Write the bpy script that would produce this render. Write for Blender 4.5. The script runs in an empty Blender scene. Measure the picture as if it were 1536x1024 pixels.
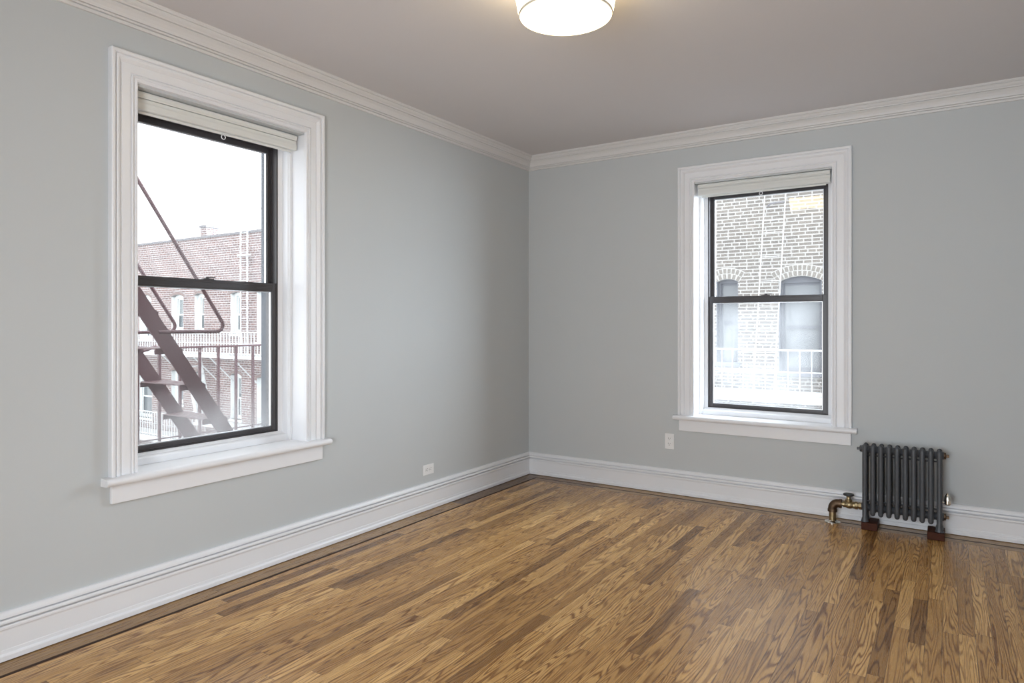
import bpy, bmesh, math, random
from mathutils import Vector, Matrix
random.seed(7)
S = bpy.context.scene
COL = S.collection
PI = math.pi

# ------------------------------------------------------------------ camera
cd = bpy.data.cameras.new('camera')
cam = bpy.data.objects.new('camera', cd); COL.objects.link(cam)
cam.location = (3.0196, -4.8954, 1.28)
cam.rotation_euler = (PI/2, 0, math.radians(33.09))
cd.sensor_width = 36.0; cd.lens = 36.0*1006.7/1536; cd.shift_y = -27.0/1536
cd.clip_start = 0.02; cd.clip_end = 200
S.camera = cam

# ------------------------------------------------------------------ world, lights, exposure
SKY = 2.65
w = bpy.data.worlds.new('overcast_sky'); S.world = w; w.use_nodes = True
bg = w.node_tree.nodes['Background']
bg.inputs[0].default_value = (0.93, 0.965, 1.0, 1); bg.inputs[1].default_value = SKY

def area(name, loc, rot, sx, sy, power, col):
    l = bpy.data.lights.new(name, 'AREA'); l.shape = 'RECTANGLE'; l.size = sx; l.size_y = sy
    l.energy = power; l.color = col
    o = bpy.data.objects.new(name, l); COL.objects.link(o); o.location = loc; o.rotation_euler = rot
    return o
# added fill light, shone in through an invented doorway behind the camera
area('doorway_fill', (2.3, -5.95, 1.1), (math.radians(90), 0, 0), 1.3, 2.0, 54, (0.84, 0.92, 1.0))
# hazy bright quarter of the overcast sky, reaching in through the back window
sl_ = bpy.data.lights.new('hazy_sun', 'SUN'); sl_.energy = 19.0; sl_.angle = math.radians(76); sl_.color = (0.80, 0.90, 1.0)
so = bpy.data.objects.new('hazy_sun', sl_); COL.objects.link(so)
so.rotation_euler = Vector((-0.86, -0.48, -0.42)).to_track_quat('-Z', 'Y').to_euler()

S.view_settings.view_transform = 'Standard'; S.view_settings.look = 'None'
S.view_settings.gamma = 1; S.view_settings.use_curve_mapping = False
S.view_settings.exposure = 0.66
S.cycles.max_bounces = 12; S.cycles.diffuse_bounces = 8; S.cycles.transparent_max_bounces = 24
S.cycles.caustics_reflective = False; S.cycles.caustics_refractive = False

# ------------------------------------------------------------------ node helper
class NT:
    def __init__(s, name):
        s.m = bpy.data.materials.new(name); s.m.use_nodes = True
        s.t = s.m.node_tree; s.t.nodes.clear()
        s.out = s.t.nodes.new('ShaderNodeOutputMaterial')
    def n(s, typ, ins=None, **props):
        nd = s.t.nodes.new('ShaderNode'+typ)
        for k, v in props.items(): setattr(nd, k, v)
        for k, v in (ins or {}).items(): s.set(nd, k, v)
        return nd
    def set(s, nd, k, v):
        if hasattr(v, 'outputs'): v = v.outputs[0]
        if isinstance(v, bpy.types.NodeSocket): s.t.links.new(v, nd.inputs[k])
        else: nd.inputs[k].default_value = v
    def math(s, op, a, b=0.0, clamp=False):
        return s.n('Math', {0: a, 1: b}, operation=op, use_clamp=clamp).outputs[0]
    def comb(s, x=0.0, y=0.0, z=0.0): return s.n('CombineXYZ', {0: x, 1: y, 2: z}).outputs[0]
    def obj(s):
        sp = s.n('SeparateXYZ', {0: s.n('TexCoord').outputs['Object']}); return sp.outputs
    def noise(s, vec, scale, detail=2.0, rough=0.5, dist=0.0):
        return s.n('TexNoise', {'Vector': vec, 'Scale': scale, 'Detail': detail, 'Roughness': rough, 'Distortion': dist}).outputs[0]
    def mix(s, f, a, b, mode='MIX'):
        nd = s.n('Mix', data_type='RGBA', blend_type=mode)
        s.set(nd, 0, f); s.set(nd, 6, a); s.set(nd, 7, b); return nd.outputs[2]
    def ramp(s, f, stops):
        nd = s.n('ValToRGB', {0: f}); e = nd.color_ramp.elements
        while len(e) < len(stops): e.new(0.5)
        for q, (p, c) in zip(e, stops): q.position = p; q.color = (*c, 1)
        return nd.outputs[0]
    def maprange(s, v, a, b, c=0.0, d=1.0):
        return s.n('MapRange', {0: v, 1: a, 2: b, 3: c, 4: d}).outputs[0]
    def bsdf(s, col, rough=0.5, metal=0.0, spec=0.5, bump=None, bs=0.2, bd=0.002, **kw):
        p = s.n('BsdfPrincipled', {'Base Color': col, 'Roughness': rough, 'Metallic': metal, 'Specular IOR Level': spec})
        for k, v in kw.items(): s.set(p, k, v)
        if bump is not None:
            b = s.n('Bump', {'Strength': bs, 'Distance': bd, 'Height': bump}); s.set(p, 'Normal', b)
        s.t.links.new(p.outputs[0], s.out.inputs[0]); return s.m

def c4(r, g, b): return (r, g, b, 1)
def paint(name, col, rough=0.5, var=0.03, scale=6.0, bump=0.05, spec=0.4):
    t = NT(name); v = t.n('TexCoord').outputs['Object']
    n = t.noise(v, scale, 3)
    c = t.mix(n, c4(*[k*(1-var) for k in col]), c4(*[min(1, k*(1+var)) for k in col]))
    return t.bsdf(c, rough, spec=spec, bump=t.noise(v, 260, 2), bs=bump, bd=0.001)
def metal(name, col, rough, var=0.25, scale=30, metallic=1.0):
    t = NT(name); v = t.n('TexCoord').outputs['Object']
    n = t.noise(v, scale, 4)
    c = t.mix(n, c4(*[k*(1-var) for k in col]), c4(*[min(1, k*(1+var)) for k in col]))
    return t.bsdf(c, rough, metallic, bump=n, bs=0.15, bd=0.002)

def wood_floor(name, along='y', bw=0.0572, light=1.0, L0=0.50, LV=0.70):
    t = NT(name); x, y, z = t.obj()
    u, v = (x, y) if along == 'y' else (y, x)
    ur = t.math('DIVIDE', t.math('ADD', u, 20.0), bw)
    row = t.math('FLOOR', ur); fu = t.math('FRACT', ur)
    wr = t.n('TexWhiteNoise', {'W': row}, noise_dimensions='1D')
    sc = t.n('SeparateColor', {0: wr.outputs['Color']}).outputs
    Ln = t.math('ADD', t.math('MULTIPLY', sc[0], LV), L0)
    vr = t.math('ADD', t.math('DIVIDE', t.math('ADD', v, 20.0), Ln), t.math('MULTIPLY', sc[1], 13.7))
    colm = t.math('FLOOR', vr); fv = t.math('FRACT', vr)
    idn = t.n('TexWhiteNoise', {'Vector': t.comb(row, colm, 0.0)}, noise_dimensions='3D')
    val = idn.outputs['Value']
    ic = t.n('SeparateColor', {0: idn.outputs['Color']}).outputs
    k = light*1.74
    tone = t.ramp(val, [(0.0, (0.160*k, 0.085*k, 0.031*k)), (0.14, (0.290*k, 0.168*k, 0.068*k)),
                        (0.6, (0.370*k, 0.226*k, 0.097*k)), (1.0, (0.475*k, 0.312*k, 0.150*k))])
    tone = t.mix(1.0, tone, c4(1.0, 0.955, 0.80), 'MULTIPLY')
    # growth rings: isolines of a stretched noise field, different in every board
    gx = t.math('ADD', t.math('MULTIPLY', u, 17.0), t.math('MULTIPLY', ic[0], 60.0))
    gy = t.math('ADD', t.math('MULTIPLY', v, 1.15), t.math('MULTIPLY', ic[1], 60.0))
    fld = t.noise(t.comb(gx, gy, t.math('MULTIPLY', ic[2], 40.0)), 1.0, 1.6, 0.38, 0.1)
    K = t.math('ADD', t.math('MULTIPLY', ic[2], 85.0), 60.0)
    ring = t.math('SINE', t.math('MULTIPLY', fld, K))
    ring = t.math('ADD', t.math('MULTIPLY', ring, 0.5), 0.5)
    ring = t.math('POWER', ring, 2.6)
    # pores
    pv = t.comb(t.math('MULTIPLY', u, 330.0), t.math('MULTIPLY', v, 11.0), t.math('MULTIPLY', ic[0], 30.0))
    pores = t.noise(pv, 1.0, 3, 0.6)
    pores = t.maprange(pores, 0.42, 0.66)
    big = t.noise(t.comb(t.math('MULTIPLY', u, 40.0), t.math('MULTIPLY', v, 2.5), ic[1]), 1.0, 2)
    amt = t.math('ADD', t.math('MULTIPLY', ic[1], 0.40), 0.68, )
    dark = t.mix(1.0, tone, c4(0.36, 0.26, 0.17), 'MULTIPLY')
    c = t.mix(t.math('MULTIPLY', ring, amt), tone, dark)
    c = t.mix(t.math('MULTIPLY', pores, 0.5), c, t.mix(1.0, c, c4(0.5, 0.42, 0.33), 'MULTIPLY'))
    c = t.mix(t.maprange(big, 0.3, 0.75, 0.0, 0.28), c, t.mix(1.0, c, c4(0.66, 0.58, 0.5), 'MULTIPLY'))
    eu = t.math('MULTIPLY', t.math('MINIMUM', fu, t.math('SUBTRACT', 1.0, fu)), bw)
    ev = t.math('MULTIPLY', t.math('MINIMUM', fv, t.math('SUBTRACT', 1.0, fv)), Ln)
    e = t.math('MINIMUM', eu, ev)
    gap = t.maprange(e, 0.0003, 0.0013, 1.0, 0.0)
    c = t.mix(t.math('MULTIPLY', gap, 0.85), c, c4(0.035, 0.015, 0.006))
    h = t.math('SUBTRACT', t.math('MULTIPLY', ring, -0.15), gap)
    rgh = t.math('ADD', t.math('MULTIPLY', pores, 0.10), 0.27)
    return t.bsdf(c, rgh, spec=0.40, bump=h, bs=0.25, bd=0.0008, **{'Coat Weight': 0.06, 'Coat Roughness': 0.22})

def plain_wood(name, col):
    t = NT(name); x, y, z = t.obj()
    n = t.noise(t.comb(t.math('MULTIPLY', x, 40.0), t.math('MULTIPLY', y, 3.0), t.math('MULTIPLY', z, 40.0)), 1.0, 4, 0.6)
    c = t.mix(n, c4(*[k*0.6 for k in col]), c4(*[k*1.3 for k in col]))
    return t.bsdf(c, 0.55, spec=0.15)

def brick(name, c1, c2, mortar, bw, rh, ms, vary=0.5):
    t = NT(name); x, y, z = t.obj()
    vec = t.comb(t.math('ADD', x, y), z, 0.0)
    b = t.n('TexBrick', {'Vector': vec, 'Color1': c4(*c1), 'Color2': c4(*c2), 'Mortar': c4(*mortar), 'Scale': 1.0,
                         'Mortar Size': ms, 'Mortar Smooth': 0.2, 'Bias': 0.0, 'Brick Width': bw, 'Row Height': rh})
    b.offset = 0.5; b.squash = 0.62; b.squash_frequency = 3
    n = t.noise(vec, 0.9, 4); n2 = t.noise(vec, 11.0, 3)
    c = t.mix(t.maprange(n, 0.35, 0.7, 0, vary*0.5), b.outputs[0], t.mix(1.0, b.outputs[0], c4(0.72, 0.70, 0.72), 'MULTIPLY'))
    c = t.mix(t.maprange(n2, 0.4, 0.75, 0, vary), c, t.mix(1.0, c, c4(0.72, 0.68, 0.66), 'MULTIPLY'))
    return t.bsdf(c, 0.9, spec=0.1, bump=t.math('SUBTRACT', 1.0, b.outputs[1]), bs=0.6, bd=0.006)

def glass_pane(name, base, patch, patch_z, top=0.0, streak=1.0):
    """clear window glass with a film of dust: even film, bottom-heavy patches and streaks"""
    t = NT(name); x, y, z = t.obj()
    vec = t.comb(x, 0.0, z)
    tr = t.n('BsdfTransparent', {0: c4(0.97, 0.98, 0.98)})
    gl = t.n('BsdfGlossy', {0: c4(1, 1, 1), 'Roughness': 0.0})
    bf = t.n('NewGeometry').outputs['Backfacing']           # thin pane: same reflectance from both faces
    fr = t.n('Fresnel', {0: t.maprange(bf, 0.0, 1.0, 1.45, 1/1.45)})
    clear = t.n('MixShader', {0: t.math('MULTIPLY', fr.outputs[0], 1.0), 1: tr, 2: gl})
    grad = t.maprange(z, patch_z[0], patch_z[1], 1.0, 0.0)
    n1 = t.noise(vec, 3.1, 4, 0.6)
    n2 = t.noise(t.comb(t.math('MULTIPLY', x, 55.0), 0.0, t.math('MULTIPLY', z, 5.0)), 1.0, 3)
    pm = t.math('MULTIPLY', grad, t.maprange(n1, 0.30, 0.68, 0.25, 1.0))
    pm = t.math('MULTIPLY', pm, t.maprange(n2, 0.25, 0.7, 1.0-0.35*streak, 1.0))
    f = t.math('ADD', t.math('MULTIPLY', pm, patch), t.math('MULTIPLY', t.maprange(n1, 0.3, 0.7, 0.6, 1.2), base), clamp=True)
    tl = t.n('BsdfTranslucent', {0: c4(0.55, 0.56, 0.57)})
    df = t.n('BsdfDiffuse', {0: c4(0.5, 0.51, 0.52)})
    dust = t.n('MixShader', {0: 0.12, 1: tl, 2: df})
    sh = t.n('MixShader', {0: f, 1: clear, 2: dust})
    t.t.links.new(sh.outputs[0], t.out.inputs[0]); return t.m

def emis(name, col, strength):
    t = NT(name)
    v = t.n('TexCoord').outputs['Object']
    n = t.noise(v, 5.0, 2)
    c = t.mix(n, c4(*[k*0.97 for k in col]), c4(*col))
    e = t.n('Emission', {0: c, 1: strength}); g = t.n('BsdfDiffuse', {0: c4(.85, .84, .8)})
    a = t.n('AddShader', {0: e, 1: g})
    t.t.links.new(a.outputs[0], t.out.inputs[0]); return t.m

M = {}
M['wall'] = paint('wall_paint', (0.530, 0.553, 0.560), 0.62, 0.015, 3, 0.08, 0.25)
M['ceil'] = paint('ceiling_paint', (0.63, 0.61, 0.615), 0.75, 0.015, 2, 0.06, 0.2)
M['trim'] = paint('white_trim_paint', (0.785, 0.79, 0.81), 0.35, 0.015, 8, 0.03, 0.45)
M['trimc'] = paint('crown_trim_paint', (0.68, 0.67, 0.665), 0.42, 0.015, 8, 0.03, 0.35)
M['shade'] = paint('shade_vinyl', (0.70, 0.71, 0.69), 0.5, 0.01, 8, 0.02)
M['frame'] = paint('dark_bronze_aluminium', (0.055, 0.050, 0.053), 0.35, 0.10, 12, 0.03, 0.5)
M['spacer'] = metal('aluminium_spacer', (0.75, 0.77, 0.8), 0.4, 0.05)
M['floor'] = wood_floor('oak_strip_floor')
M['border_y'] = wood_floor('oak_border_along_wall', 'y', 0.2, 0.58, 1.6, 0.8)
M['border_x'] = wood_floor('oak_border_across', 'x', 0.2, 0.58, 1.6, 0.8)
M['inlay'] = plain_wood('walnut_inlay', (0.036, 0.014, 0.006))
M['block'] = plain_wood('stained_block_wood', (0.065, 0.020, 0.010))
M['iron'] = paint('cast_iron_grey_paint', (0.058, 0.062, 0.070), 0.42, 0.18, 40, 0.15, 0.5)
M['brass'] = metal('aged_brass', (0.36, 0.28, 0.16), 0.42, 0.45, 60)
M['rust'] = metal('dark_bronze_pipe', (0.13, 0.085, 0.055), 0.5, 0.4, 60)
M['chrome'] = metal('polished_nickel', (0.72, 0.69, 0.62), 0.14, 0.05)
M['black'] = paint('black_handwheel', (0.02, 0.018, 0.018), 0.4)
M['plate'] = paint('outlet_plastic', (0.80, 0.80, 0.80), 0.35, 0.01)
M['slot'] = paint('outlet_slot', (0.03, 0.03, 0.03), 0.6)
M['rimmetal'] = metal('satin_rim_metal', (0.72, 0.66, 0.55), 0.5, 0.05, metallic=0.3)
M['shadeglow'] = emis('glowing_glass_shade', (1.0, 0.79, 0.46), 6.0)
M['diffglow'] = emis('glowing_glass_diffuser', (1.0, 0.95, 0.74), 0.62)
M['brickL'] = brick('red_brick', (0.235, 0.155, 0.142), (0.150, 0.105, 0.102), (0.40, 0.385, 0.385), 0.235, 0.076, 0.014)
M['brickR'] = brick('pale_tan_brick', (0.191, 0.172, 0.154), (0.148, 0.135, 0.125), (0.371, 0.363, 0.35), 0.235, 0.0665, 0.012, 0.4)
M['archb'] = paint('arch_brick_red', (0.191, 0.133, 0.122), 0.9, 0.2, 14)
M['archt'] = paint('arch_brick_tan', (0.175, 0.159, 0.143), 0.9, 0.2, 14)
M['mortar'] = paint('pale_mortar', (0.371, 0.363, 0.35), 0.9)
M['coping'] = paint('grey_coping', (0.159, 0.154, 0.164), 0.8, 0.1)
M['whitem'] = paint('white_painted_metal', (0.50, 0.51, 0.515), 0.5)
M['whitew'] = paint('white_window_paint', (0.62, 0.64, 0.64), 0.5)
M['farglass'] = paint('grey_window_glass', (0.09, 0.106, 0.117), 0.12, 0.15, 1.5, 0.0, 0.5)
M['farshade'] = paint('pale_window_blind', (0.191, 0.212, 0.217), 0.5, 0.05, 2)
M['stone'] = paint('grey_reveal_stone', (0.10, 0.112, 0.13), 0.8, 0.1)
M['conc'] = paint('courtyard_concrete', (0.223, 0.217, 0.212), 0.9, 0.15)
def red_paint():
    t = NT('oxblood_fire_escape_paint'); v = t.n('TexCoord').outputs['Object']
    n = t.noise(v, 5, 4)
    vo = t.n('TexVoronoi', {'Vector': v, 'Scale': 10.0})
    spot = t.maprange(vo.outputs['Distance'], 0.05, 0.08, 1.0, 0.0)
    c = t.mix(n, c4(0.055, 0.020, 0.024), c4(0.085, 0.031, 0.036))
    c = t.mix(t.math('MULTIPLY', spot, 0.7), c, c4(0.32, 0.26, 0.26))
    return t.bsdf(c, 0.5, spec=0.4)
M['red'] = red_paint()

# ------------------------------------------------------------------ mesh helper
class MB:
    def __init__(s): s.bm = bmesh.new()
    def face(s, vs):
        try: return s.bm.faces.new(vs)
        except ValueError: return None
    def box(s, x0, x1, y0, y1, z0, z1, bev=0.0, mat=None):
        r = bmesh.ops.create_cube(s.bm, size=1.0)
        vs = r['verts']
        for v in vs:
            v.co = Vector(((x0+x1)/2+v.co.x*(x1-x0), (y0+y1)/2+v.co.y*(y1-y0), (z0+z1)/2+v.co.z*(z1-z0)))
        if bev > 0:
            es = list({e for v in vs for e in v.link_edges})
            rr = bmesh.ops.bevel(s.bm, geom=es, offset=bev, segments=2, profile=0.5, affect='EDGES')
            vs = list({v for f in rr['faces'] for v in f.verts} | {v for v in vs if v.is_valid})
        if mat is not None:
            for v in vs:
                if v.is_valid: v.co = mat @ v.co
        return s
    def prism(s, pts, axis, a, b, mat=None):
        """pts: 2D outline; extruded along axis 'x' (pts=y,z) 'y' (pts=x,z) or 'z' (pts=x,y)"""
        def P(p, t):
            q = {'x': (t, p[0], p[1]), 'y': (p[0], t, p[1]), 'z': (p[0], p[1], t)}[axis]
            q = Vector(q); return mat @ q if mat is not None else q
        A = [s.bm.verts.new(P(p, a)) for p in pts]; B = [s.bm.verts.new(P(p, b)) for p in pts]
        n = len(pts)
        for i in range(n): s.face([A[i], A[(i+1) % n], B[(i+1) % n], B[i]])
        s.face(A); s.face(B[::-1]); return s
    def tube(s, pts, r, seg=10, rx=None, caps=True):
        pts = [Vector(p) for p in pts]; rings = []; prev = None
        for i, p in enumerate(pts):
            d = (pts[min(i+1, len(pts)-1)] - pts[max(i-1, 0)]).normalized()
            if prev is None:
                a = Vector((0, 0, 1)) if abs(d.z) < 0.9 else Vector((1, 0, 0))
                n = d.cross(a).normalized()
            else:
                n = (prev - d*prev.dot(d)).normalized()
            prev = n; b = d.cross(n)
            rr = r[i] if isinstance(r, (list, tuple)) else r
            rings.append([s.bm.verts.new(p + (n*math.cos(2*PI*k/seg) + b*math.sin(2*PI*k/seg))*rr) for k in range(seg)])
        for A, B in zip(rings, rings[1:]):
            for k in range(seg): s.face([A[k], A[(k+1) % seg], B[(k+1) % seg], B[k]])
        if caps: s.face(rings[0][::-1]); s.face(rings[-1])
        return s
    def lathe(s, prof, c=(0, 0, 0), axis='z', seg=32, closed=False):
        c = Vector(c); rings = []
        if closed: prof = list(prof)+[prof[0]]
        for r, h in prof:
            ring = []
            for k in range(seg):
                a = 2*PI*k/seg; u, v = r*math.cos(a), r*math.sin(a)
                q = {'z': (u, v, h), 'x': (h, u, v), 'y': (u, h, v)}[axis]
                ring.append(s.bm.verts.new(c+Vector(q)))
            rings.append(ring)
        for A, B in zip(rings, rings[1:]):
            for k in range(seg): s.face([A[k], A[(k+1) % seg], B[(k+1) % seg], B[k]])
        if prof[0][0] > 1e-5 and not closed: s.face(rings[0][::-1])
        if prof[-1][0] > 1e-5 and not closed: s.face(rings[-1])
        bmesh.ops.remove_doubles(s.bm, verts=[v for R in rings for v in R], dist=1e-6)
        return s
    def torus(s, c, R, r, normal='y', seg=24, sr=8):
        pts = []
        for k in range(seg+1):
            a = 2*PI*k/seg
            pts.append({'y': (c[0]+R*math.cos(a), c[1], c[2]+R*math.sin(a)), 'z': (c[0]+R*math.cos(a), c[1]+R*math.sin(a), c[2]),
                        'x': (c[0], c[1]+R*math.cos(a), c[2]+R*math.sin(a))}[normal])
        return s.tube(pts, r, sr)
    def loft(s, rows, close=True, caps=True):
        R = [[s.bm.verts.new(Vector(p)) for p in row] for row in rows]
        n = len(rows[0])
        for A, B in zip(R, R[1:]):
            for k in range(n if close else n-1): s.face([A[k], A[(k+1) % n], B[(k+1) % n], B[k]])
        if caps: s.face(R[0][::-1]); s.face(R[-1])
        return s
    def slab(s, a0, a1, z0, z1, d0, d1, holes, plane='y'):
        """wall between d0 and d1 with rectangular holes (a0,a1,z0,z1); plane 'y': a=x, 'x': a=y"""
        As = sorted({a0, a1} | {q for h in holes for q in h[:2]}); Zs = sorted({z0, z1} | {q for h in holes for q in h[2:]})
        def solid(i, k):
            if i < 0 or k < 0 or i >= len(As)-1 or k >= len(Zs)-1: return False
            a, z = (As[i]+As[i+1])/2, (Zs[k]+Zs[k+1])/2
            return not any(h[0] < a < h[1] and h[2] < z < h[3] for h in holes)
        cache = {}
        def V(i, k, d):
            if (i, k, d) not in cache:
                cache[(i, k, d)] = s.bm.verts.new((As[i], d, Zs[k]) if plane == 'y' else (d, As[i], Zs[k]))
            return cache[(i, k, d)]
        for i in range(len(As)-1):
            for k in range(len(Zs)-1):
                if not solid(i, k): continue
                for d in (d0, d1): s.face([V(i, k, d), V(i+1, k, d), V(i+1, k+1, d), V(i, k+1, d)])
                for (di, dk, p, q) in ((-1, 0, (i, k), (i, k+1)), (1, 0, (i+1, k), (i+1, k+1)), (0, -1, (i, k), (i+1, k)), (0, 1, (i, k+1), (i+1, k+1))):
                    if not solid(i+di, k+dk): s.face([V(*p, d0), V(*q, d0), V(*q, d1), V(*p, d1)])
        return s
    def build(s, name, mat, parent=None, smooth=None):
        bmesh.ops.recalc_face_normals(s.bm, faces=s.bm.faces[:])
        me = bpy.data.meshes.new(name); s.bm.to_mesh(me); s.bm.free()
        if isinstance(mat, str): mat = M[mat]
        me.materials.append(mat)
        o = bpy.data.objects.new(name, me); COL.objects.link(o)
        if smooth:
            for p in me.polygons: p.use_smooth = True
            try: me.set_sharp_from_angle(angle=math.radians(smooth))
            except Exception: pass
        if parent is not None: o.parent = parent
        return o

def thing(name, label, cat, loc=(0, 0, 0), rz=0.0, group=None, kind=None):
    o = bpy.data.objects.new(name, None); COL.objects.link(o); o.empty_display_size = 0.1
    o.location = loc; o.rotation_euler = (0, 0, rz)
    if label: o['label'] = label
    if cat: o['category'] = cat
    if group: o['group'] = group
    if kind: o['kind'] = kind
    return o
def struct(o): o['kind'] = 'structure'; return o
def arc(c, r, a0, a1, n, plane):
    out = []
    for k in range(n+1):
        a = math.radians(a0+(a1-a0)*k/n)
        u, v = c[0]+r*math.cos(a), c[1]+r*math.sin(a); out.append((u, v))
    return out

# ------------------------------------------------------------------ room shell
RX, RY, H = 3.75, -5.55, 2.69
TW = 0.32
WL = dict(c=-2.849, z=0.622)   # left wall window: centre along y, stool top
WB = dict(c=1.905, z=0.598)    # back wall window: centre along x
OW, OH0, OH1 = 0.4625, -0.034, 1.712
struct(MB().slab(RY-TW, TW, 0, H, -TW, 0.0, [(WL['c']-OW, WL['c']+OW, WL['z']+OH0, WL['z']+OH1)], 'x').build('wall_left', 'wall'))
struct(MB().slab(0.0, RX, 0, H, 0.0, TW, [(WB['c']-OW, WB['c']+OW, WB['z']+OH0, WB['z']+OH1)], 'y').build('wall_back', 'wall'))
struct(MB().slab(RY-TW, TW, 0, H, RX, RX+0.2, [], 'x').build('wall_right', 'wall'))
struct(MB().slab(0.0, RX, 0, H, RY-0.2, RY, [(1.65, 2.95, 0.0, 2.1)], 'y').build('wall_front', 'wall'))
struct(MB().box(-TW, RX+0.2, RY-TW, TW, H, H+0.12).build('ceiling', 'ceil'))
fl = struct(MB().box(-TW, RX+0.2, RY-TW, TW, -0.12, 0.0).build('floor', 'floor'))
# border boards and dark inlay around the edge
B1, B2 = 0.135, 0.152
MB().box(0.0, B1, RY, 0.0, 0.0, 0.0006).build('border_board', 'border_y', fl)
MB().box(B1, RX, -0.110, 0.0, 0.0, 0.0007).build('border_board', 'border_x', fl)
MB().box(B2, RX, -0.190, -0.126, 0.0, 0.0006).build('border_board', 'border_x', fl)
MB().box(B1, B2, RY, -0.110, 0.0, 0.0009).build('inlay_strip', 'inlay', fl)
MB().box(B2, RX, -0.126, -0.110, 0.0, 0.0009).build('inlay_strip', 'inlay', fl)

# baseboards: profile (height, depth)
BASE = [(0.004, 0.0), (0.004, 0.030), (0.022, 0.030), (0.027, 0.027), (0.030, 0.022), (0.042, 0.0215), (0.044, 0.020), (0.112, 0.020),
        (0.117, 0.021), (0.122, 0.024), (0.130, 0.024), (0.133, 0.021), (0.1335, 0.006), (0.1400, 0.006), (0.1405, 0.024),
        (0.144, 0.027), (0.151, 0.026), (0.155, 0.022), (0.1550, 0.005), (0.1610, 0.005), (0.1613, 0.020), (0.170, 0.019), (0.178, 0.015), (0.183, 0.010), (0.184, 0.0)]
def along_left(prof, y0, y1, mitre=True):
    return [[(d, y0, z) for z, d in prof], [(d, y1-(d if mitre else 0), z) for z, d in prof]]
def along_back(prof, x0, x1):
    return [[(x0+d, -d, z) for z, d in prof], [(x1-d, -d, z) for z, d in prof]]
struct(MB().loft(along_left(BASE, RY+0.001, 0.0)).build('baseboard_left', 'trim'))
struct(MB().loft(along_back(BASE, 0.0, RX)).build('baseboard_back', 'trim'))
struct(MB().loft([[(RX-d, RY+0.001, z) for z, d in BASE], [(RX-d, 0-d, z) for z, d in BASE]]).build('baseboard_right', 'trim'))
# crown moulding: profile (z, depth)
h = H
CROWN = [(h-0.108, 0.0), (h-0.108, 0.012), (h-0.100, 0.015), (h-0.096, 0.014), (h-0.0955, 0.010), (h-0.093, 0.010), (h-0.0925, 0.020), (h-0.086, 0.022), (h-0.0855, 0.018), (h-0.083, 0.018), (h-0.0825, 0.028), (h-0.078, 0.028),
         (h-0.068, 0.030), (h-0.054, 0.038), (h-0.044, 0.049), (h-0.044, 0.046), (h-0.040, 0.046), (h-0.040, 0.060), (h-0.035, 0.061), (h-0.033, 0.060),
         (h-0.026, 0.070), (h-0.018, 0.076), (h-0.0165, 0.074), (h-0.014, 0.074), (h-0.0135, 0.084), (h-0.008, 0.088), (h-0.007, 0.090), (h, 0.090), (h, 0.0)]
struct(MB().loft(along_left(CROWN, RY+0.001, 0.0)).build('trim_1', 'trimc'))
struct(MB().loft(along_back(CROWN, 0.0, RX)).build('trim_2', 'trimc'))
struct(MB().loft([[(RX-d, RY+0.001, z) for z, d in CROWN], [(RX-d, 0-d, z) for z, d in CROWN]]).build('trim_3', 'trimc'))

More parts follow.
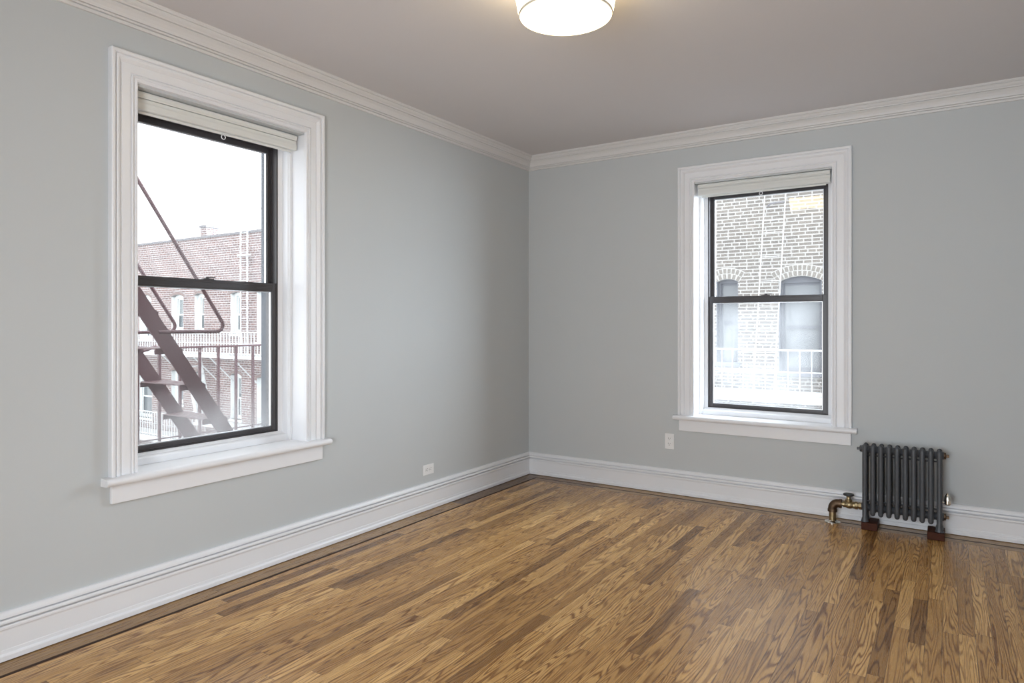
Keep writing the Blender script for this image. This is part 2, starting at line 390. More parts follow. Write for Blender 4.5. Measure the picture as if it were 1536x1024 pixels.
# ------------------------------------------------------------------ windows (local: x along wall, +y outward, z from the stool top)
CAS = [(0.0, 0.0), (0.0, 0.030), (0.004, 0.033), (0.012, 0.033), (0.017, 0.030), (0.018, 0.020), (0.022, 0.020), (0.023, 0.025), (0.028, 0.027),
       (0.034, 0.026), (0.041, 0.019), (0.045, 0.015), (0.046, 0.011), (0.050, 0.011), (0.051, 0.014), (0.086, 0.015), (0.087, 0.010), (0.091, 0.010), (0.092, 0.017), (0.096, 0.019), (0.100, 0.017), (0.101, 0.012),
       (0.106, 0.012), (0.108, 0.016), (0.113, 0.017), (0.118, 0.015), (0.120, 0.0)]
def make_window(name, loc, rz, pane_up, pane_low):
    t = thing(name, None, None, loc, rz, kind='structure')
    U, Z1 = 0.582, 1.842
    rows = [[(-U+s, -d, 0.0) for s, d in CAS], [(-U+s, -d, Z1-s) for s, d in CAS],
            [(U-s, -d, Z1-s) for s, d in CAS], [(U-s, -d, 0.0) for s, d in CAS]]
    MB().loft(rows).build('casing', 'trim', t)
    # stool with a rounded nose
    nose = [(0.17, -0.034), (-0.044, -0.034)] + [(-0.044+0.017*math.cos(a), -0.017+0.017*math.sin(a)) for a in [math.radians(-90-22.5*k) for k in range(1, 8)]] + [(-0.044, 0.0), (0.17, 0.0)]
    m = MB().prism(nose, 'x', -0.4620, 0.4620)
    n2 = [(min(p[0], -0.0005), p[1]) for p in nose]
    m.prism(n2, 'x', -0.613, -0.4621); m.prism(n2, 'x', 0.4621, 0.613)
    m.build('stool', 'trim', t)
    MB().box(-0.577, 0.577, -0.020, -0.0005, -0.116, -0.0345, 0.003).build('apron', 'trim', t)
    # jambs, head, stops and liners
    m = MB()
    for sg in (-1, 1):
        m.prism([(sg*0.4623, 0.0), (sg*0.4623, 0.258), (sg*0.416, 0.258), (sg*0.416, 0.168), (sg*0.440, 0.160), (sg*0.440, 0.118), (sg*0.443, 0.112), (sg*0.4455, 0.112), (sg*0.4455, 0.1035), (sg*0.4615, 0.1035), (sg*0.4615, 0.0)], 'z', 0.0, 1.711)
    m.box(-0.440, 0.440, 0.105, 0.258, 1.680, 1.711)
    m.build('jamb', 'trim', t)
    m = MB()
    for sg in (-1, 1): m.prism([(sg*0.4623, 0.2585), (sg*0.4623, TW), (sg*0.418, TW), (sg*0.418, 0.2585)], 'z', 0.0, 1.711)
    m.box(-0.4175, 0.4175, 0.2625, TW, 1.680, 1.711)
    m.build('outer_reveal', 'stone', t)
    m = MB()
    m.prism([(0.120, 0.0005), (0.120, 0.030), (0.130, 0.036), (0.150, 0.038), (0.164, 0.050), (0.30, 0.050), (0.30, 0.0005)], 'x', -0.4398, 0.4398)
    m.build('sill_board', 'trim', t)
    # dark frame with tracks
    def ring(m, u, z0, z1, wd, wt, wb, y0, y1, bev=0.0015):
        m.box(-u, -u+wd, y0, y1, z0, z1, bev); m.box(u-wd, u, y0, y1, z0, z1, bev)
        m.box(-u+wd, u-wd, y0+0.0004, y1-0.0004, z0, z0+wb, bev); m.box(-u+wd, u-wd, y0+0.0004, y1-0.0004, z1-wt, z1, bev)
    m = MB(); ring(m, 0.4158, 0.0502, 1.679, 0.010, 0.026, 0.006, 0.168, 0.262)
    for sg in (-1, 1):
        m.box(sg*0.4058-0.006 if sg > 0 else -0.4058, 0.4058 if sg > 0 else -0.4058+0.006, 0.206, 0.212, 0.06, 1.65)
    m.build('frame', 'frame', t)
    up = MB(); ring(up, 0.4055, 0.838, 1.652, 0.026, 0.030, 0.036, 0.214, 0.244)
    up = up.build('upper_sash', 'frame', t)
    sp = MB(); ring(sp, 0.3795, 0.874, 1.622, 0.004, 0.004, 0.004, 0.222, 0.236, 0); sp.build('spacer', 'spacer', up)
    MB().box(-0.3756, 0.3756, 0.228, 0.231, 0.878, 1.618).build('pane', pane_up, up)
    lo = MB(); ring(lo, 0.4056, 0.0568, 0.884, 0.026, 0.048, 0.024, 0.172, 0.204)
    lo.box(-0.379, 0.379, 0.1695, 0.173, 0.868, 0.876, 0.001); lo.box(-0.379, 0.379, 0.1695, 0.173, 0.842, 0.847, 0.001)
    lo.box(-0.379, 0.379, 0.1695, 0.173, 0.062, 0.066, 0.001)
    lo = lo.build('lower_sash', 'frame', t)
    sp = MB(); ring(sp, 0.3796, 0.0808, 0.836, 0.004, 0.004, 0.004, 0.180, 0.194, 0); sp.build('spacer', 'spacer', lo)
    MB().box(-0.3757, 0.3757, 0.186, 0.189, 0.0848, 0.832).build('pane', pane_low, lo)
    k = MB().box(-0.030, 0.030, 0.178, 0.200, 0.8842, 0.890, 0.001)
    k.lathe([(0.0, 0.890), (0.011, 0.890), (0.011, 0.899), (0.0, 0.900)], (0.0, 0.190, 0), seg=16)
    k.box(0.004, 0.042, 0.186, 0.194, 0.893, 0.899, 0.001)
    k.build('sash_lock', 'frame', lo)
    return t
gUp = glass_pane('left_upper_glass', 0.05, 0.05, (0.9, 1.3))
gLo = glass_pane('left_lower_glass', 0.035, 0.50, (0.07, 0.34))
gUpB = glass_pane('back_upper_glass', 0.012, 0.012, (0.85, 1.3))
gLoB = glass_pane('back_lower_glass', 0.05, 0.24, (0.02, 1.15))
make_window('window_1', (0, WL['c'], WL['z']), PI/2, gUp, gLo)
make_window('window_2', (WB['c'], 0, WB['z']), 0.0, gUpB, gLoB)

# unseen cased opening behind the camera, added to admit the fill light
t = thing('added_door_1', None, None, (2.3, RY, 0), 0, kind='structure')
m = MB()
for (a, b, c, d) in ((-0.75, -0.65, 0, 2.2), (0.65, 0.75, 0, 2.2), (-0.65, 0.65, 2.1, 2.2)): m.box(a, b, 0.0005, 0.02, c, d)
m.build('casing', 'trim', t)

# ------------------------------------------------------------------ roller shades
def make_shade(loc, rz, label, tail):
    t = thing('roller_shade', label, 'window shade', loc, rz, 'rolled-up shades in the window heads')
    prof = [(0.100, 1.7105), (0.050, 1.7105), (0.040, 1.707), (0.038, 1.699), (0.040, 1.690), (0.0445, 1.684), (0.0455, 1.680), (0.0560, 1.680), (0.0560, 1.676), (0.0455, 1.676), (0.0475, 1.670), (0.0470, 1.662), (0.0445, 1.656), (0.044, 1.634), (0.047, 1.628), (0.052, 1.626), (0.100, 1.626)]
    MB().prism(prof, 'x', -0.443, 0.443).build('valance', 'shade', t)
    for sg in (-1, 1):
        a, b = sorted((sg*0.4432, sg*0.4465))
        MB().prism([(p[0]+(0.002 if p[0] < 0.09 else -0.002), p[1]*0.99+0.0165) for p in prof], 'x', a, b).build('end_cap', 'shade', t)
    MB().box(-0.42, 0.42, 0.060, 0.068, 1.612, 1.6238, 0.002).build('hem_bar', 'shade', t)
    rg = MB().torus((0.0, 0.056, 1.600), 0.011, 0.0022, 'y')
    rg.tube([(0.0, 0.056, 1.610), (0.0, 0.058, 1.618)], 0.002, 8)
    rg.build('pull_ring', 'trim', t, 40)
    return t
make_shade((0, WL['c'], WL['z']), PI/2, 'white roller shade rolled up at the top of the window with the fire escape outside', 0)
make_shade((WB['c'], -0.022, WB['z']+0.001), 0.0, 'white roller shade rolled up in the window on the back wall facing pale brick', 0)

# ------------------------------------------------------------------ outlets
def make_outlet(loc, rz, horizontal, label):
    t = thing('electrical_outlet', label, 'outlet', loc, rz, 'wall outlets above the baseboard')
    R = Matrix.Rotation(PI/2, 4, 'Y') if horizontal else Matrix.Identity(4)
    MB().box(-0.035, 0.035, -0.006, -0.0003, -0.0575, 0.0575, 0.002, R).build('cover_plate', 'plate', t)
    for sg in (-1, 1):
        zc = sg*0.0195
        pts = [(0.0165*math.cos(a), zc+0.0145*max(-0.88, min(0.88, math.sin(a)))) for a in [2*PI*k/28 for k in range(28)]]
        rc = MB().prism(pts, 'y', -0.0085, -0.0062, R).build('receptacle', 'plate', t)
        s = MB().box(-0.0085, -0.0060, -0.0088, -0.0086, zc+0.000, zc+0.0095, 0, R)
        s.box(0.0060, 0.0082, -0.0088, -0.0086, zc+0.001, zc+0.0085, 0, R)
        s.prism([(0.0028*math.cos(a), zc-0.007+0.0028*math.sin(a)) for a in [2*PI*k/14 for k in range(14)]], 'y', -0.0088, -0.0086, R)
        s.build('slot', 'slot', rc)
    MB().prism([(0.003*math.cos(a), 0.003*math.sin(a)) for a in [2*PI*k/12 for k in range(12)]], 'y', -0.0075, -0.0062, R).build('screw', 'spacer', t)
    return t
make_outlet((0, -1.327, 0.273), PI/2, True, 'white outlet set sideways, low on the wall with the fire escape window')
make_outlet((1.250, 0, 0.391), 0.0, False, 'white upright outlet below the left end of the window sill on the back wall')

# ------------------------------------------------------------------ radiator
rad = thing('radiator', 'dark grey cast iron column radiator standing against the wall on wooden blocks', 'radiator', (2.774, -0.140, 0.045))
RZ = 0.045
pitch, x0 = 0.0437, -0.1967
for i in range(10):
    x = x0+pitch*i
    m = MB()
    end = i in (0, 9)
    for yy in (-0.038, 0.038):
        leg = end
        r = 0.0150
        pts = [(x, yy, 0.452)]; rr = [r]
        top = [(0.462, r), (0.470, r*0.93), (0.476, r*0.75), (0.480, r*0.4), (0.481, 0.001)]
        bot = [(0.006, 0.021), (0.014, 0.019), (0.028, r)] if leg else [(0.038, 0.001), (0.039, r*0.4), (0.043, r*0.75), (0.050, r*0.95), (0.060, r)]
        if leg: bot = [(0.0005, 0.023)] + bot
        seq = bot+[(0.2, r), (0.44, r)]+top
        m.tube([(x, yy, z) for z, _ in seq], [q for _, q in seq], 14)
    # top and bottom headers linking the columns front to back
    for zc, hh in ((0.452, 0.022), (0.082, 0.022)):
        m.loft([[(x+0.0115*math.cos(a), yy, zc+hh*math.sin(a)) for a in [2*PI*k/12 for k in range(12)]] for yy in (-0.038, 0.038)])
    # hubs joining neighbouring sections
    a, b = x-pitch/2+0.0003, x+pitch/2-0.0003
    if i == 0: a = x-0.022
    if i == 9: b = x+0.022
    for zc in (0.446, 0.082):
        m.lathe([(0.0, a), (0.021, a), (0.023, a+0.003), (0.023, b-0.003), (0.021, b), (0.0, b)], (0, 0, zc), 'x', 16)
    m.build('section', 'iron', rad, 50)
for zt in (0.408, 0.122): MB().tube([(x0-0.01, 0.0, zt), (-x0+0.01, 0.0, zt)], 0.005, 8).build('tie_rod', 'iron', rad)
def plug(xs, z, sg, mat):
    m = MB().lathe([(0.0, xs), (0.020, xs), (0.020, xs+sg*0.008), (0.016, xs+sg*0.011), (0.0, xs+sg*0.011)], (0, 0, z), 'x', 8)
    m.box(min(xs+sg*0.011, xs+sg*0.026), max(xs+sg*0.011, xs+sg*0.026), -0.008, 0.008, z-0.008, z+0.008, 0.001)
    m.build('end_plug', mat, rad)
plug(x0-0.0221, 0.446, -1, 'iron'); plug(-x0+0.0221, 0.446, 1, 'rust'); plug(-x0+0.0221, 0.082, 1, 'rust')
v = MB().lathe([(0.0, 0.160), (0.014, 0.160), (0.018, 0.164), (0.0185, 0.182), (0.017, 0.200), (0.012, 0.216), (0.006, 0.226), (0.0035, 0.230), (0.0, 0.231)], (0.238, -0.012, 0), 'z', 20)
v.tube([(0.2105, -0.012, 0.172), (0.222, -0.012, 0.172)], 0.005, 8)
v.build('air_vent', 'chrome', rad, 40)

def wood_block(x, y, sx, sy, h, label):
    o = MB().box(-sx/2, sx/2, -sy/2, sy/2, 0.0012, h, 0.003).build('wooden_block', 'block'); o.location = (x, y, 0)
    o['label'] = label; o['category'] = 'block'; o['group'] = 'wooden blocks under the radiator'
wood_block(2.604, -0.140, 0.088, 0.150, 0.0449, 'dark red-brown wooden block under the radiator feet beside the valve')
wood_block(2.953, -0.140, 0.088, 0.150, 0.0449, 'dark red-brown wooden block under the radiator feet below the chrome air vent')

# supply pipe with valve
px, py = 2.388, -0.140
sup = thing('steam_pipe', 'aged brass steam pipe with black handwheel valve at the left end of the radiator', 'pipe', (px, py, 0))
MB().lathe([(0.024, 0.001), (0.047, 0.001), (0.047, 0.004), (0.043, 0.008), (0.030, 0.012), (0.026, 0.016), (0.024, 0.016)], seg=28, closed=True).build('escutcheon', 'chrome', sup, 40)
MB().lathe([(0.021, 0.002), (0.021, 0.085)], seg=20).build('riser', 'brass', sup, 40)
el = MB().lathe([(0.0235, 0.070), (0.029, 0.070), (0.029, 0.084), (0.026, 0.088)], seg=20)
path = [(0, 0, 0.080)]+[(0.036-0.036*math.cos(math.radians(a)), 0, 0.090+0.036*math.sin(math.radians(a))) for a in range(0, 91, 15)]+[(0.046, 0, 0.126)]
el.tube(path, 0.0262, 18)
el.lathe([(0.024, 0.040), (0.029, 0.040), (0.029, 0.054), (0.024, 0.054)], (0, 0, 0.126), 'x', 20)
el.build('elbow', 'rust', sup, 40)
vb = MB().lathe([(0.014, 0.050), (0.014, 0.064), (0.019, 0.064), (0.019, 0.072), (0.017, 0.074), (0.023, 0.086), (0.025, 0.096), (0.023, 0.108), (0.018, 0.118), (0.0205, 0.120), (0.0205, 0.130), (0.016, 0.132)], (0, 0, 0.126), 'x', 16)
vb.lathe([(0.017, 0.138), (0.020, 0.150), (0.020, 0.158), (0.0135, 0.161), (0.012, 0.171), (0.014, 0.172), (0.014, 0.179), (0.006, 0.181)], (0.094, 0, 0), 'z', 14)
vb.build('valve_body', 'brass', sup, 40)
MB().lathe([(0.016, 0.131), (0.024, 0.131), (0.024, 0.145), (0.018, 0.147), (0.018, 0.153), (0.022, 0.154), (0.022, 0.1665), (0.015, 0.1665)], (0, 0, 0.1265), 'x', 8).build('union_nut', 'brass', sup)
hw = MB().lathe([(0.0, 0.180), (0.006, 0.180), (0.006, 0.186), (0.010, 0.187), (0.022, 0.187), (0.029, 0.184), (0.033, 0.188), (0.031, 0.195), (0.024, 0.196), (0.010, 0.194), (0.0, 0.195)], (0.094, 0, 0), 'z', 22)
hw.build('handwheel', 'black', sup, 40)

# ------------------------------------------------------------------ ceiling light
lx, ly, lz = 1.742, -2.545, 2.500
lamp = thing('ceiling_light', 'white glass drum ceiling light glowing warm at the top of the photo', 'lamp', (lx, ly, H))
b = lz-H
MB().lathe([(0.0, -0.0005), (0.085, -0.0005), (0.085, -0.018), (0.070, -0.026), (0.0, -0.026)], seg=36).build('canopy', 'rimmetal', lamp, 40)
prof = [(0.172, -0.030), (0.206, -0.030), (0.207, -0.040), (0.204, -0.075), (0.198, -0.120), (0.1865, b+0.006), (0.1845, b+0.002)]
inner = [(0.1815, b+0.002), (0.194, -0.120), (0.200, -0.075), (0.202, -0.042), (0.172, -0.034), (0.172, -0.030)]
MB().lathe(prof+inner[:-1], seg=64, closed=True).build('glass_shade', 'shadeglow', lamp, 40)
MB().lathe([(0.1825, b-0.0005), (0.1865, b-0.0005), (0.1874, b+0.003), (0.1868, b+0.007), (0.1866, b+0.0062), (0.1825, b+0.0015)], seg=64, closed=True).build('rim', 'rimmetal', lamp, 40)
MB().lathe([(0.0, b+0.012), (0.10, b+0.012), (0.182, b+0.006), (0.182, b+0.003), (0.10, b+0.007), (0.0, b+0.0075)], seg=64).build('diffuser', 'diffglow', lamp, 40)
MB().tube([(0, 0, -0.026), (0, 0, b+0.0125)], 0.006, 10).build('stem', 'rimmetal', lamp)

# ------------------------------------------------------------------ red fire escape outside the left window
fe = thing('fire_escape', 'dark red iron fire escape stair and railing right outside the window', 'fire escape', (-1.2, -2.2, 0.28))
FO = Vector((-1.2, -2.2, 0.28))
def FE(m, name, smooth=None):
    bmesh.ops.translate(m.bm, verts=m.bm.verts[:], vec=-FO)
    return m.build(name, 'red', fe, smooth)
sl = 1.50
def zu(y): return 0.512-sl*(y+2.0)
def zl(y): return 0.330-sl*(y+2.0)
for x in (-1.2, -1.7):
    zb, zt = 0.312, 3.3
    yu = lambda z: -2.0-(z-0.512)/sl
    yl = lambda z: -2.0-(z-0.330)/sl
    m = MB().prism([(yl(zb), zb), (yu(zb), zb), (yu(zt), zt), (yl(zt), zt)], 'x', x-0.005, x+0.005)
    FE(m, 'stringer')
for k in range(0, 11):
    z = 0.634+0.2437*k
    yb = -2.0-(z-0.330)/sl-0.035; yf = -2.0-(z-0.512)/sl+0.028
    m = MB(); nb = 4; wd = (yf-yb)/nb
    for j in range(nb): m.box(-1.694, -1.206, yb+wd*j+0.004, yb+wd*(j+1)-0.010, z-0.008, z, 0.001)
    for x in (-1.6935, -1.2165): m.box(x, x+0.010, yb, yf, z-0.040, z-0.0085)
    FE(m, 'tread')
def hand(x, pts, ret):
    P = []
    for p in pts: P.append((x, p[0], p[1]))
    FE(MB().tube(P+[(x, q[0], q[1]) for q in ret], 0.0125, 10), 'handrail', 60)
def loop(yb, zb, ye, x):
    # sloping rail, round nose, level return
    d = Vector((0.548, -0.836))
    top = Vector((yb, zb))-d*3.0
    c = [(yb+0.018*0, zb)]
    pts = [tuple(top), (yb, zb)]
    R = 0.045; cen = Vector((yb, zb))+Vector((-0.836, -0.548))*R
    for a in range(10, 124, 14):
        an = math.radians(33.2-a); pts.append((cen.x+R*math.cos(an), cen.y+R*math.sin(an)))
    pts.append((ye, pts[-1][1]))
    P = [(x, p[0], p[1]) for p in pts]
    return FE(MB().tube(P, 0.0125, 10), 'handrail', 60)
loop(-2.100, 1.295, -2.545, -1.2)
loop(-2.152, 1.288, -2.60, -1.7)
FE(MB().tube([(-1.212, -2.56, 1.232), (-1.209, -2.47, 1.230)], [0.018, 0.014], 10), 'rail_bracket')
FE(MB().tube([(-1.712, -2.62, 1.232), (-1.709, -2.56, 1.232)], [0.018, 0.014], 10), 'rail_bracket')
# guard rail on the outer edge and its balusters
FE(MB().box(-2.014, -1.986, -3.75, -0.75, 1.085, 1.100, 0.002), 'top_rail')
FE(MB().box(-2.006, -1.994, -3.75, -0.75, 0.40, 0.410, 0.001), 'bottom_rail')
yb = -2.091
for k in range(-9, 9):
    y = yb+0.163*k
    FE(MB().box(-2.009, -1.991, y-0.009, y+0.009, 0.281, 1.0848), 'baluster')
for y in (-3.742, -0.758): 
    FE(MB().box(-2.012, -0.34, y-0.008, y+0.008, 1.085, 1.100), 'end_rail')
FE(MB().tube([(-1.86, -2.36, 1.06), (-1.94, -2.16, 1.105), (-1.985, -2.09, 1.09)], 0.013, 8), 'rail_brace', 60)
m = MB()
for k in range(22):
    x = -2.02+k*0.077
    m.box(x, x+0.052, -3.75, -0.75, 0.270, 0.280)
for y in (-3.6, -2.25, -0.9): m.box(-2.02, -0.325, y-0.02, y+0.02, 0.225, 0.2695)
FE(m, 'platform')

# ------------------------------------------------------------------ buildings across the courtyard
YF = 8.5
def seg_arch(xa, xb, zs, rise, n=12):
    c = (xa+xb)/2; hw = (xb-xa)/2; R = (hw*hw+rise*rise)/(2*rise); zc = zs+rise-R
    a0 = math.asin(hw/R)
    return c, zc, R, a0
def arch_bricks(parent, xa, xb, zs, rise, rows, mat, d=0.0):
    """segmental brick arch over an opening: mortar bed plus radial header bricks"""
    c, zc, R, a0 = seg_arch(xa, xb, zs, rise)
    a0 *= 1.10; hgt = 0.105
    out = R+rows*hgt+0.01; n = 18
    ang = [(-a0+2*a0*k/n) for k in range(n+1)]
    pts = [(c+R*math.sin(a), zc+R*math.cos(a)) for a in ang]+[(c+out*math.sin(a), zc+out*math.cos(a)) for a in reversed(ang)]
    MB().prism(pts, 'y', YF-0.006-d, YF+0.14).build('arch_mortar', 'mortar' if mat == 'archt' else M['archm'], parent)
    m = MB()
    for r in range(rows):
        r0 = R+0.006+r*hgt; nb = max(4, int(2*a0*(r0+0.05)/0.078)); st = 2*a0/nb
        for k in range(nb):
            a = -a0+st*(k+0.5)
            mt = Matrix.Translation((c, 0, zc)) @ Matrix.Rotation(a, 4, 'Y')
            m.box(-0.029, 0.029, YF-0.010-d, YF+0.02, r0, r0+hgt-0.014, 0, mt)
    m.build('arch', mat, parent)
M['archm'] = paint('grey_mortar', (0.265, 0.254, 0.254), 0.9)
def far_window(parent, xa, xb, z0, zs, rise, fw_, blind=0.5, muntin=False, glass='farglass', dep=0.13, fm='whitew'):
    """double-hung window set back in its brick opening, segmental arched head"""
    c, zc, R, a0 = seg_arch(xa, xb, zs, rise)
    y0 = YF+dep
    n = 10
    head = [(c+R*math.sin(a), zc+R*math.cos(a)) for a in [a0-2*a0*k/n for k in range(n+1)]]
    m = MB()
    zi = zs-fw_*0.4
    m.prism(head+[(xa, zi), (xb, zi)], 'y', y0, y0+0.08)            # arched head board
    m.box(xa, xa+fw_, y0, y0+0.08, z0, zi); m.box(xb-fw_, xb, y0, y0+0.08, z0, zi)
    m.box(xa+fw_, xb-fw_, y0, y0+0.08, z0, z0+fw_*0.6)
    m.box(xa-0.04, xb+0.04, YF-0.05, y0+0.02, z0-0.08, z0)           # stone sill
    # reveal lining, painted
    m.box(xa, xa+0.012, YF+0.004, y0, z0, zs); m.box(xb-0.012, xb, YF+0.004, y0, z0, zs)
    fo = m.build('window', fm, parent)
    zm = z0+(zi-z0)*0.5
    sa = MB(); f2 = fw_*0.35
    for (q0, q1, yy) in ((z0+fw_*0.6, zm+0.02, y0+0.03), (zm-0.02, zi, y0+0.055)):
        sa.box(xa+fw_, xa+fw_+f2, yy, yy+0.02, q0, q1); sa.box(xb-fw_-f2, xb-fw_, yy, yy+0.02, q0, q1)
        sa.box(xa+fw_+f2, xb-fw_-f2, yy, yy+0.02, q0, q0+0.045); sa.box(xa+fw_+f2, xb-fw_-f2, yy, yy+0.02, q1-0.045, q1)
    if muntin: sa.box(c-0.012, c+0.012, y0+0.03, y0+0.05, z0+fw_*0.6, zm)
    sa.build('sash', fm, fo)
    MB().box(xa+fw_, xb-fw_, y0+0.066, y0+0.07, z0+fw_*0.6, zi).build('pane', glass, fo)
    if blind > 0: MB().box(xa+fw_+f2, xb-fw_-f2, y0+0.060, y0+0.064, zi-(zi-z0)*blind, zi).build('blind', 'farshade', fo)
    return fo

# --- red brick building seen through the left window
bl = thing('apartment_building', 'red brick building with white windows and a low chimney, seen past the fire escape', 'building', (-18.0, YF, -7.0))
def BL(m, name, mat): 
    o = m.build(name, mat, bl); o.matrix_parent_inverse = Matrix.Translation((18.0, -YF, 7.0)); return o
winL = [(-20.18, -19.44, 1.02, 2.22, 0.08, 0.15, 0.55, False), (-18.76, -18.20, 1.00, 2.24, 0.07, 0.13, 0.5, False),
        (-16.72, -16.16, 0.95, 2.24, 0.06, 0.13, 0.5, False), (-15.36, -13.9, 0.68, 2.27, 0.10, 0.16, 0.5, True),
        (-22.30, -21.5, 0.70, 2.20, 0.14, 0.15, 0.5, False),
        (-20.18, -19.44, -1.55, -0.42, 0.08, 0.15, 0.45, False), (-18.76, -18.20, -1.75, -0.43, 0.07, 0.13, 0.5, False),
        (-16.72, -16.14, -1.84, -0.42, 0.08, 0.13, 0.4, True), (-15.36, -13.9, -2.02, -0.46, 0.10, 0.17, 0.5, False),
        (-22.5, -21.45, -2.2, -0.6, 0.12, 0.12, 0.3, False)]
holes = [(a, b, z0, zs+r) for a, b, z0, zs, r, *_ in winL]
BL(MB().slab(-34.0, -11.0, -7.0, 4.18, YF, YF+0.35, holes), 'facade', 'brickL')
BL(MB().box(-34.0, -11.0, YF+0.36, YF+9.0, -7.0, 3.9), 'main_block', 'brickL')
BL(MB().box(-34.05, -10.95, YF-0.04, YF+0.40, 4.18, 4.25), 'coping', 'coping')
ch = BL(MB().box(-19.20, -18.85, YF+0.5, YF+0.95, 3.9, 4.66), 'chimney', 'brickL')
BL(MB().box(-19.24, -18.81, YF+0.46, YF+0.99, 4.66, 4.74), 'chimney_cap', 'coping')
BL(MB().tube([(-18.72, YF+0.7, 3.9), (-18.72, YF+0.7, 4.95)], 0.012, 6), 'antenna', 'coping')
for q in winL:
    fo = far_window(bl, q[0], q[1], q[2], q[3], q[4], q[5], q[6], q[7])
    fo.matrix_parent_inverse = Matrix.Translation((18.0, -YF, 7.0))
for q in winL:
    e = thing('window_arch', None, None); e.parent = bl; e.matrix_parent_inverse = Matrix.Translation((18.0, -YF, 7.0))
    arch_bricks(e, q[0], q[1], q[3], q[4], 1, 'archb')

# --- white fire escape fixed on the red brick building
wf = thing('fire_escape', 'white fire escape balconies with a roof ladder on the red brick building across the courtyard', 'fire escape', (-17.5, 8.0, -2.7))
def WF(m, name):
    o = m.build(name, 'whitem', wf); o.matrix_parent_inverse = Matrix.Translation((17.5, -8.0, 2.7)); return o
def railing(x0, x1, y, z0, z1, step, r=0.012, ends=True, yb=8.44):
    m = MB()
    m.box(x0, x1, y-0.02, y+0.02, z1-0.03, z1); m.box(x0, x1, y-0.015, y+0.015, z0+0.05, z0+0.08)
    m.box(x0, x1, y-0.012, y+0.012, (z0+z1)/2, (z0+z1)/2+0.02)
    x = x0+0.01
    while x < x1: m.box(x-r, x+r, y-r, y+r, z0, z1-0.03); x += step
    if ends:
        for xx in (x0, x1):
            m.box(xx-0.015, xx+0.015, y, yb, z1-0.03, z1); yy = y+step
            while yy < yb: m.box(xx-r, xx+r, yy-r, yy+r, z0, z1-0.03); yy += step
    return m
WF(railing(-24.0, -12.6, 7.6, 0.30, 1.03, 0.15), 'railing')
m = MB().box(-24.0, -12.6, 7.58, 7.66, 0.20, 0.30)
m.box(-24.0, -12.6, 8.40, 8.44, 0.22, 0.28)
k = -24.0
while k < -12.6: m.box(k, k+0.07, 7.66, 8.40, 0.24, 0.27); k += 0.14
WF(m, 'platform')
for x in (-22.6, -20.9, -19.2, -17.4, -16.5, -15.3, -13.9):
    WF(MB().tube([(x, 7.62, 0.21), (x, 8.46, -0.60)], 0.022, 6), 'bracket')
WF(railing(-24.0, -17.9, 7.6, -2.55, -1.72, 0.15), 'railing')
m = MB().box(-24.0, -17.9, 7.58, 8.43, -2.75, -2.55); WF(m, 'platform')
m = MB().box(-17.6, -12.6, 7.75, 8.43, -2.02, -1.93); WF(m, 'ledge')
for dx in (0.0,):
    WF(MB().prism([(-18.1, 0.25), (-17.98, 0.25), (-17.28, -2.0), (-17.40, -2.0)], 'y', 7.72, 7.75), 'stair_stringer')
    WF(MB().prism([(-18.1, 0.25), (-17.98, 0.25), (-17.28, -2.0), (-17.40, -2.0)], 'y', 8.22, 8.25), 'stair_stringer')
m = MB()
for k in range(9):
    f = (k+0.5)/9; m.box(-18.04+0.70*f-0.09, -18.04+0.70*f+0.09, 7.75, 8.22, 0.25-2.25*f-0.02, 0.25-2.25*f)
WF(m, 'stair_treads')
m = MB()
for x in (-15.90, -15.56):
    m.tube([(x, 8.30, 0.3), (x, 8.30, 4.45), (x, 8.34, 4.85), (x, 8.45, 5.05), (x, 8.62, 5.10), (x, 8.80, 5.02), (x, 8.90, 4.85), (x, 8.92, 4.26)], 0.024, 8)
z = 0.55
while z < 4.5: m.tube([(-15.90, 8.30, z), (-15.56, 8.30, z)], 0.012, 6); z += 0.30
WF(m, 'roof_ladder')
WF(MB().box(-16.02, -15.44, 8.26, 8.34, 3.42, 3.48), 'ladder_bracket')

# --- pale brick building seen through the back window
br = thing('apartment_building', 'pale tan brick building with arched grey windows, close behind the window on the back wall', 'building', (1.5, YF, -7.0))
def BR(m, name, mat):
    o = m.build(name, mat, br); o.matrix_parent_inverse = Matrix.Translation((-1.5, -YF, 7.0)); return o
winR = [(-0.86, -0.44, 0.52, 2.10, 0.055, 0.05, 0.0), (0.315, 1.065, 0.37, 2.07, 0.095, 0.055, 0.0),
        (-2.6, -1.85, 0.37, 2.07, 0.095, 0.055, 0.0), (2.6, 3.35, 0.37, 2.07, 0.095, 0.055, 0.0),
        (0.315, 1.065, -2.5, -0.75, 0.095, 0.055, 0.0), (-0.86, -0.44, -2.3, -0.72, 0.055, 0.05, 0.0)]
holes = [(a, b, z0, zs+r) for a, b, z0, zs, r, *_ in winR]
BR(MB().slab(-4.0, 4.2, -7.0, 7.5, YF, YF+0.35, holes), 'facade', 'brickR')
BR(MB().box(-4.0, 4.2, YF+0.36, YF+9.0, -7.0, 7.3), 'main_block', 'brickR')
BR(MB().box(-4.05, 4.25, YF-0.04, YF+0.40, 7.5, 7.58), 'coping', 'coping')
M['greyw'] = paint('grey_window_paint', (0.133, 0.138, 0.159), 0.5)
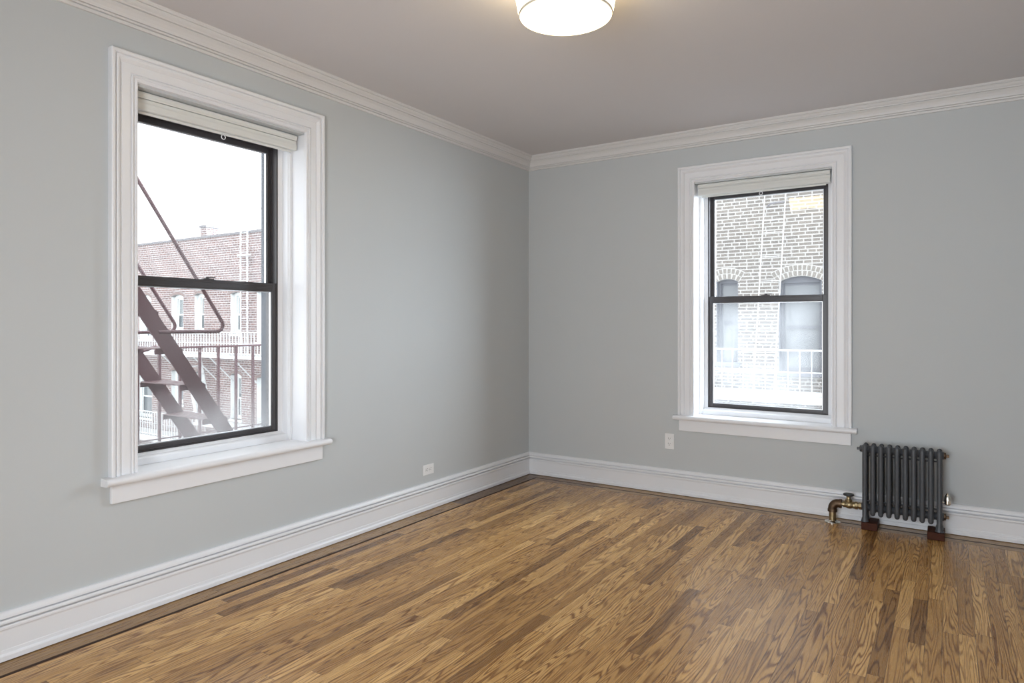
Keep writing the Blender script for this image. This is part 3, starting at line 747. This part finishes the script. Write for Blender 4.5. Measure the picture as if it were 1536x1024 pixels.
M['paleglass'] = paint('pale_window_glass', (0.18, 0.191, 0.204), 0.15, 0.1, 1.5, 0.0)
for q in winR:
    fo = far_window(br, q[0], q[1], q[2], q[3], q[4], q[5], q[6], False, 'paleglass', 0.16, 'greyw')
    fo.matrix_parent_inverse = Matrix.Translation((-1.5, -YF, 7.0))
    e = thing('window_arch', None, None); e.parent = br; e.matrix_parent_inverse = Matrix.Translation((-1.5, -YF, 7.0))
    arch_bricks(e, q[0], q[1], q[3], q[4], 2, 'archt')

wb = thing('balcony', 'white metal balcony with thin railing on the pale brick building', 'balcony', (0.5, 8.0, -0.2))
def WBk(m, name):
    o = m.build(name, 'whitem', wb); o.matrix_parent_inverse = Matrix.Translation((-0.5, -8.0, 0.2)); return o
WBk(railing(-2.0, 3.0, 7.5, 0.02, 0.83, 0.19, 0.007), 'railing')
WBk(MB().box(-2.0, 3.0, 7.48, 8.44, -0.11, 0.02), 'platform')
for x in (-1.6, 2.6): WBk(MB().tube([(x, 7.55, -0.11), (x, 8.46, -0.87)], 0.025, 6), 'bracket')
dl = thing('drop_ladder', 'thin white ladder leaning against the pale brick wall above the balcony', 'ladder', (0.2, 8.3, 0.02))
def DL(m, name, mat='whitem'):
    o = m.build(name, mat, dl); o.matrix_parent_inverse = Matrix.Translation((-0.2, -8.3, -0.02)); return o
DL(MB().tube([(-0.035, 8.0, 0.04), (0.075, 8.44, 3.72), (0.09, 8.46, 4.6)], 0.011, 8), 'rail')
DL(MB().tube([(0.330, 8.0, 0.04), (0.450, 8.44, 3.72), (0.465, 8.46, 4.6)], 0.011, 8), 'rail')
for k in range(15):
    f = 0.06+k*0.062; z = 0.021+(3.7)*f; y = 8.0+0.44*f; x = -0.035+0.11*f
    DL(MB().tube([(x, y, z), (x+0.367, y, z)], 0.005, 6), 'rung')
DL(MB().tube([(0.13, 8.42, 3.50), (0.20, 8.36, 3.54), (0.44, 8.40, 3.56)], 0.018, 6), 'hook', 'coping')

struct(MB().box(-40, 14, -14, 20, -7.3, -7.0).build('ground', 'conc'))
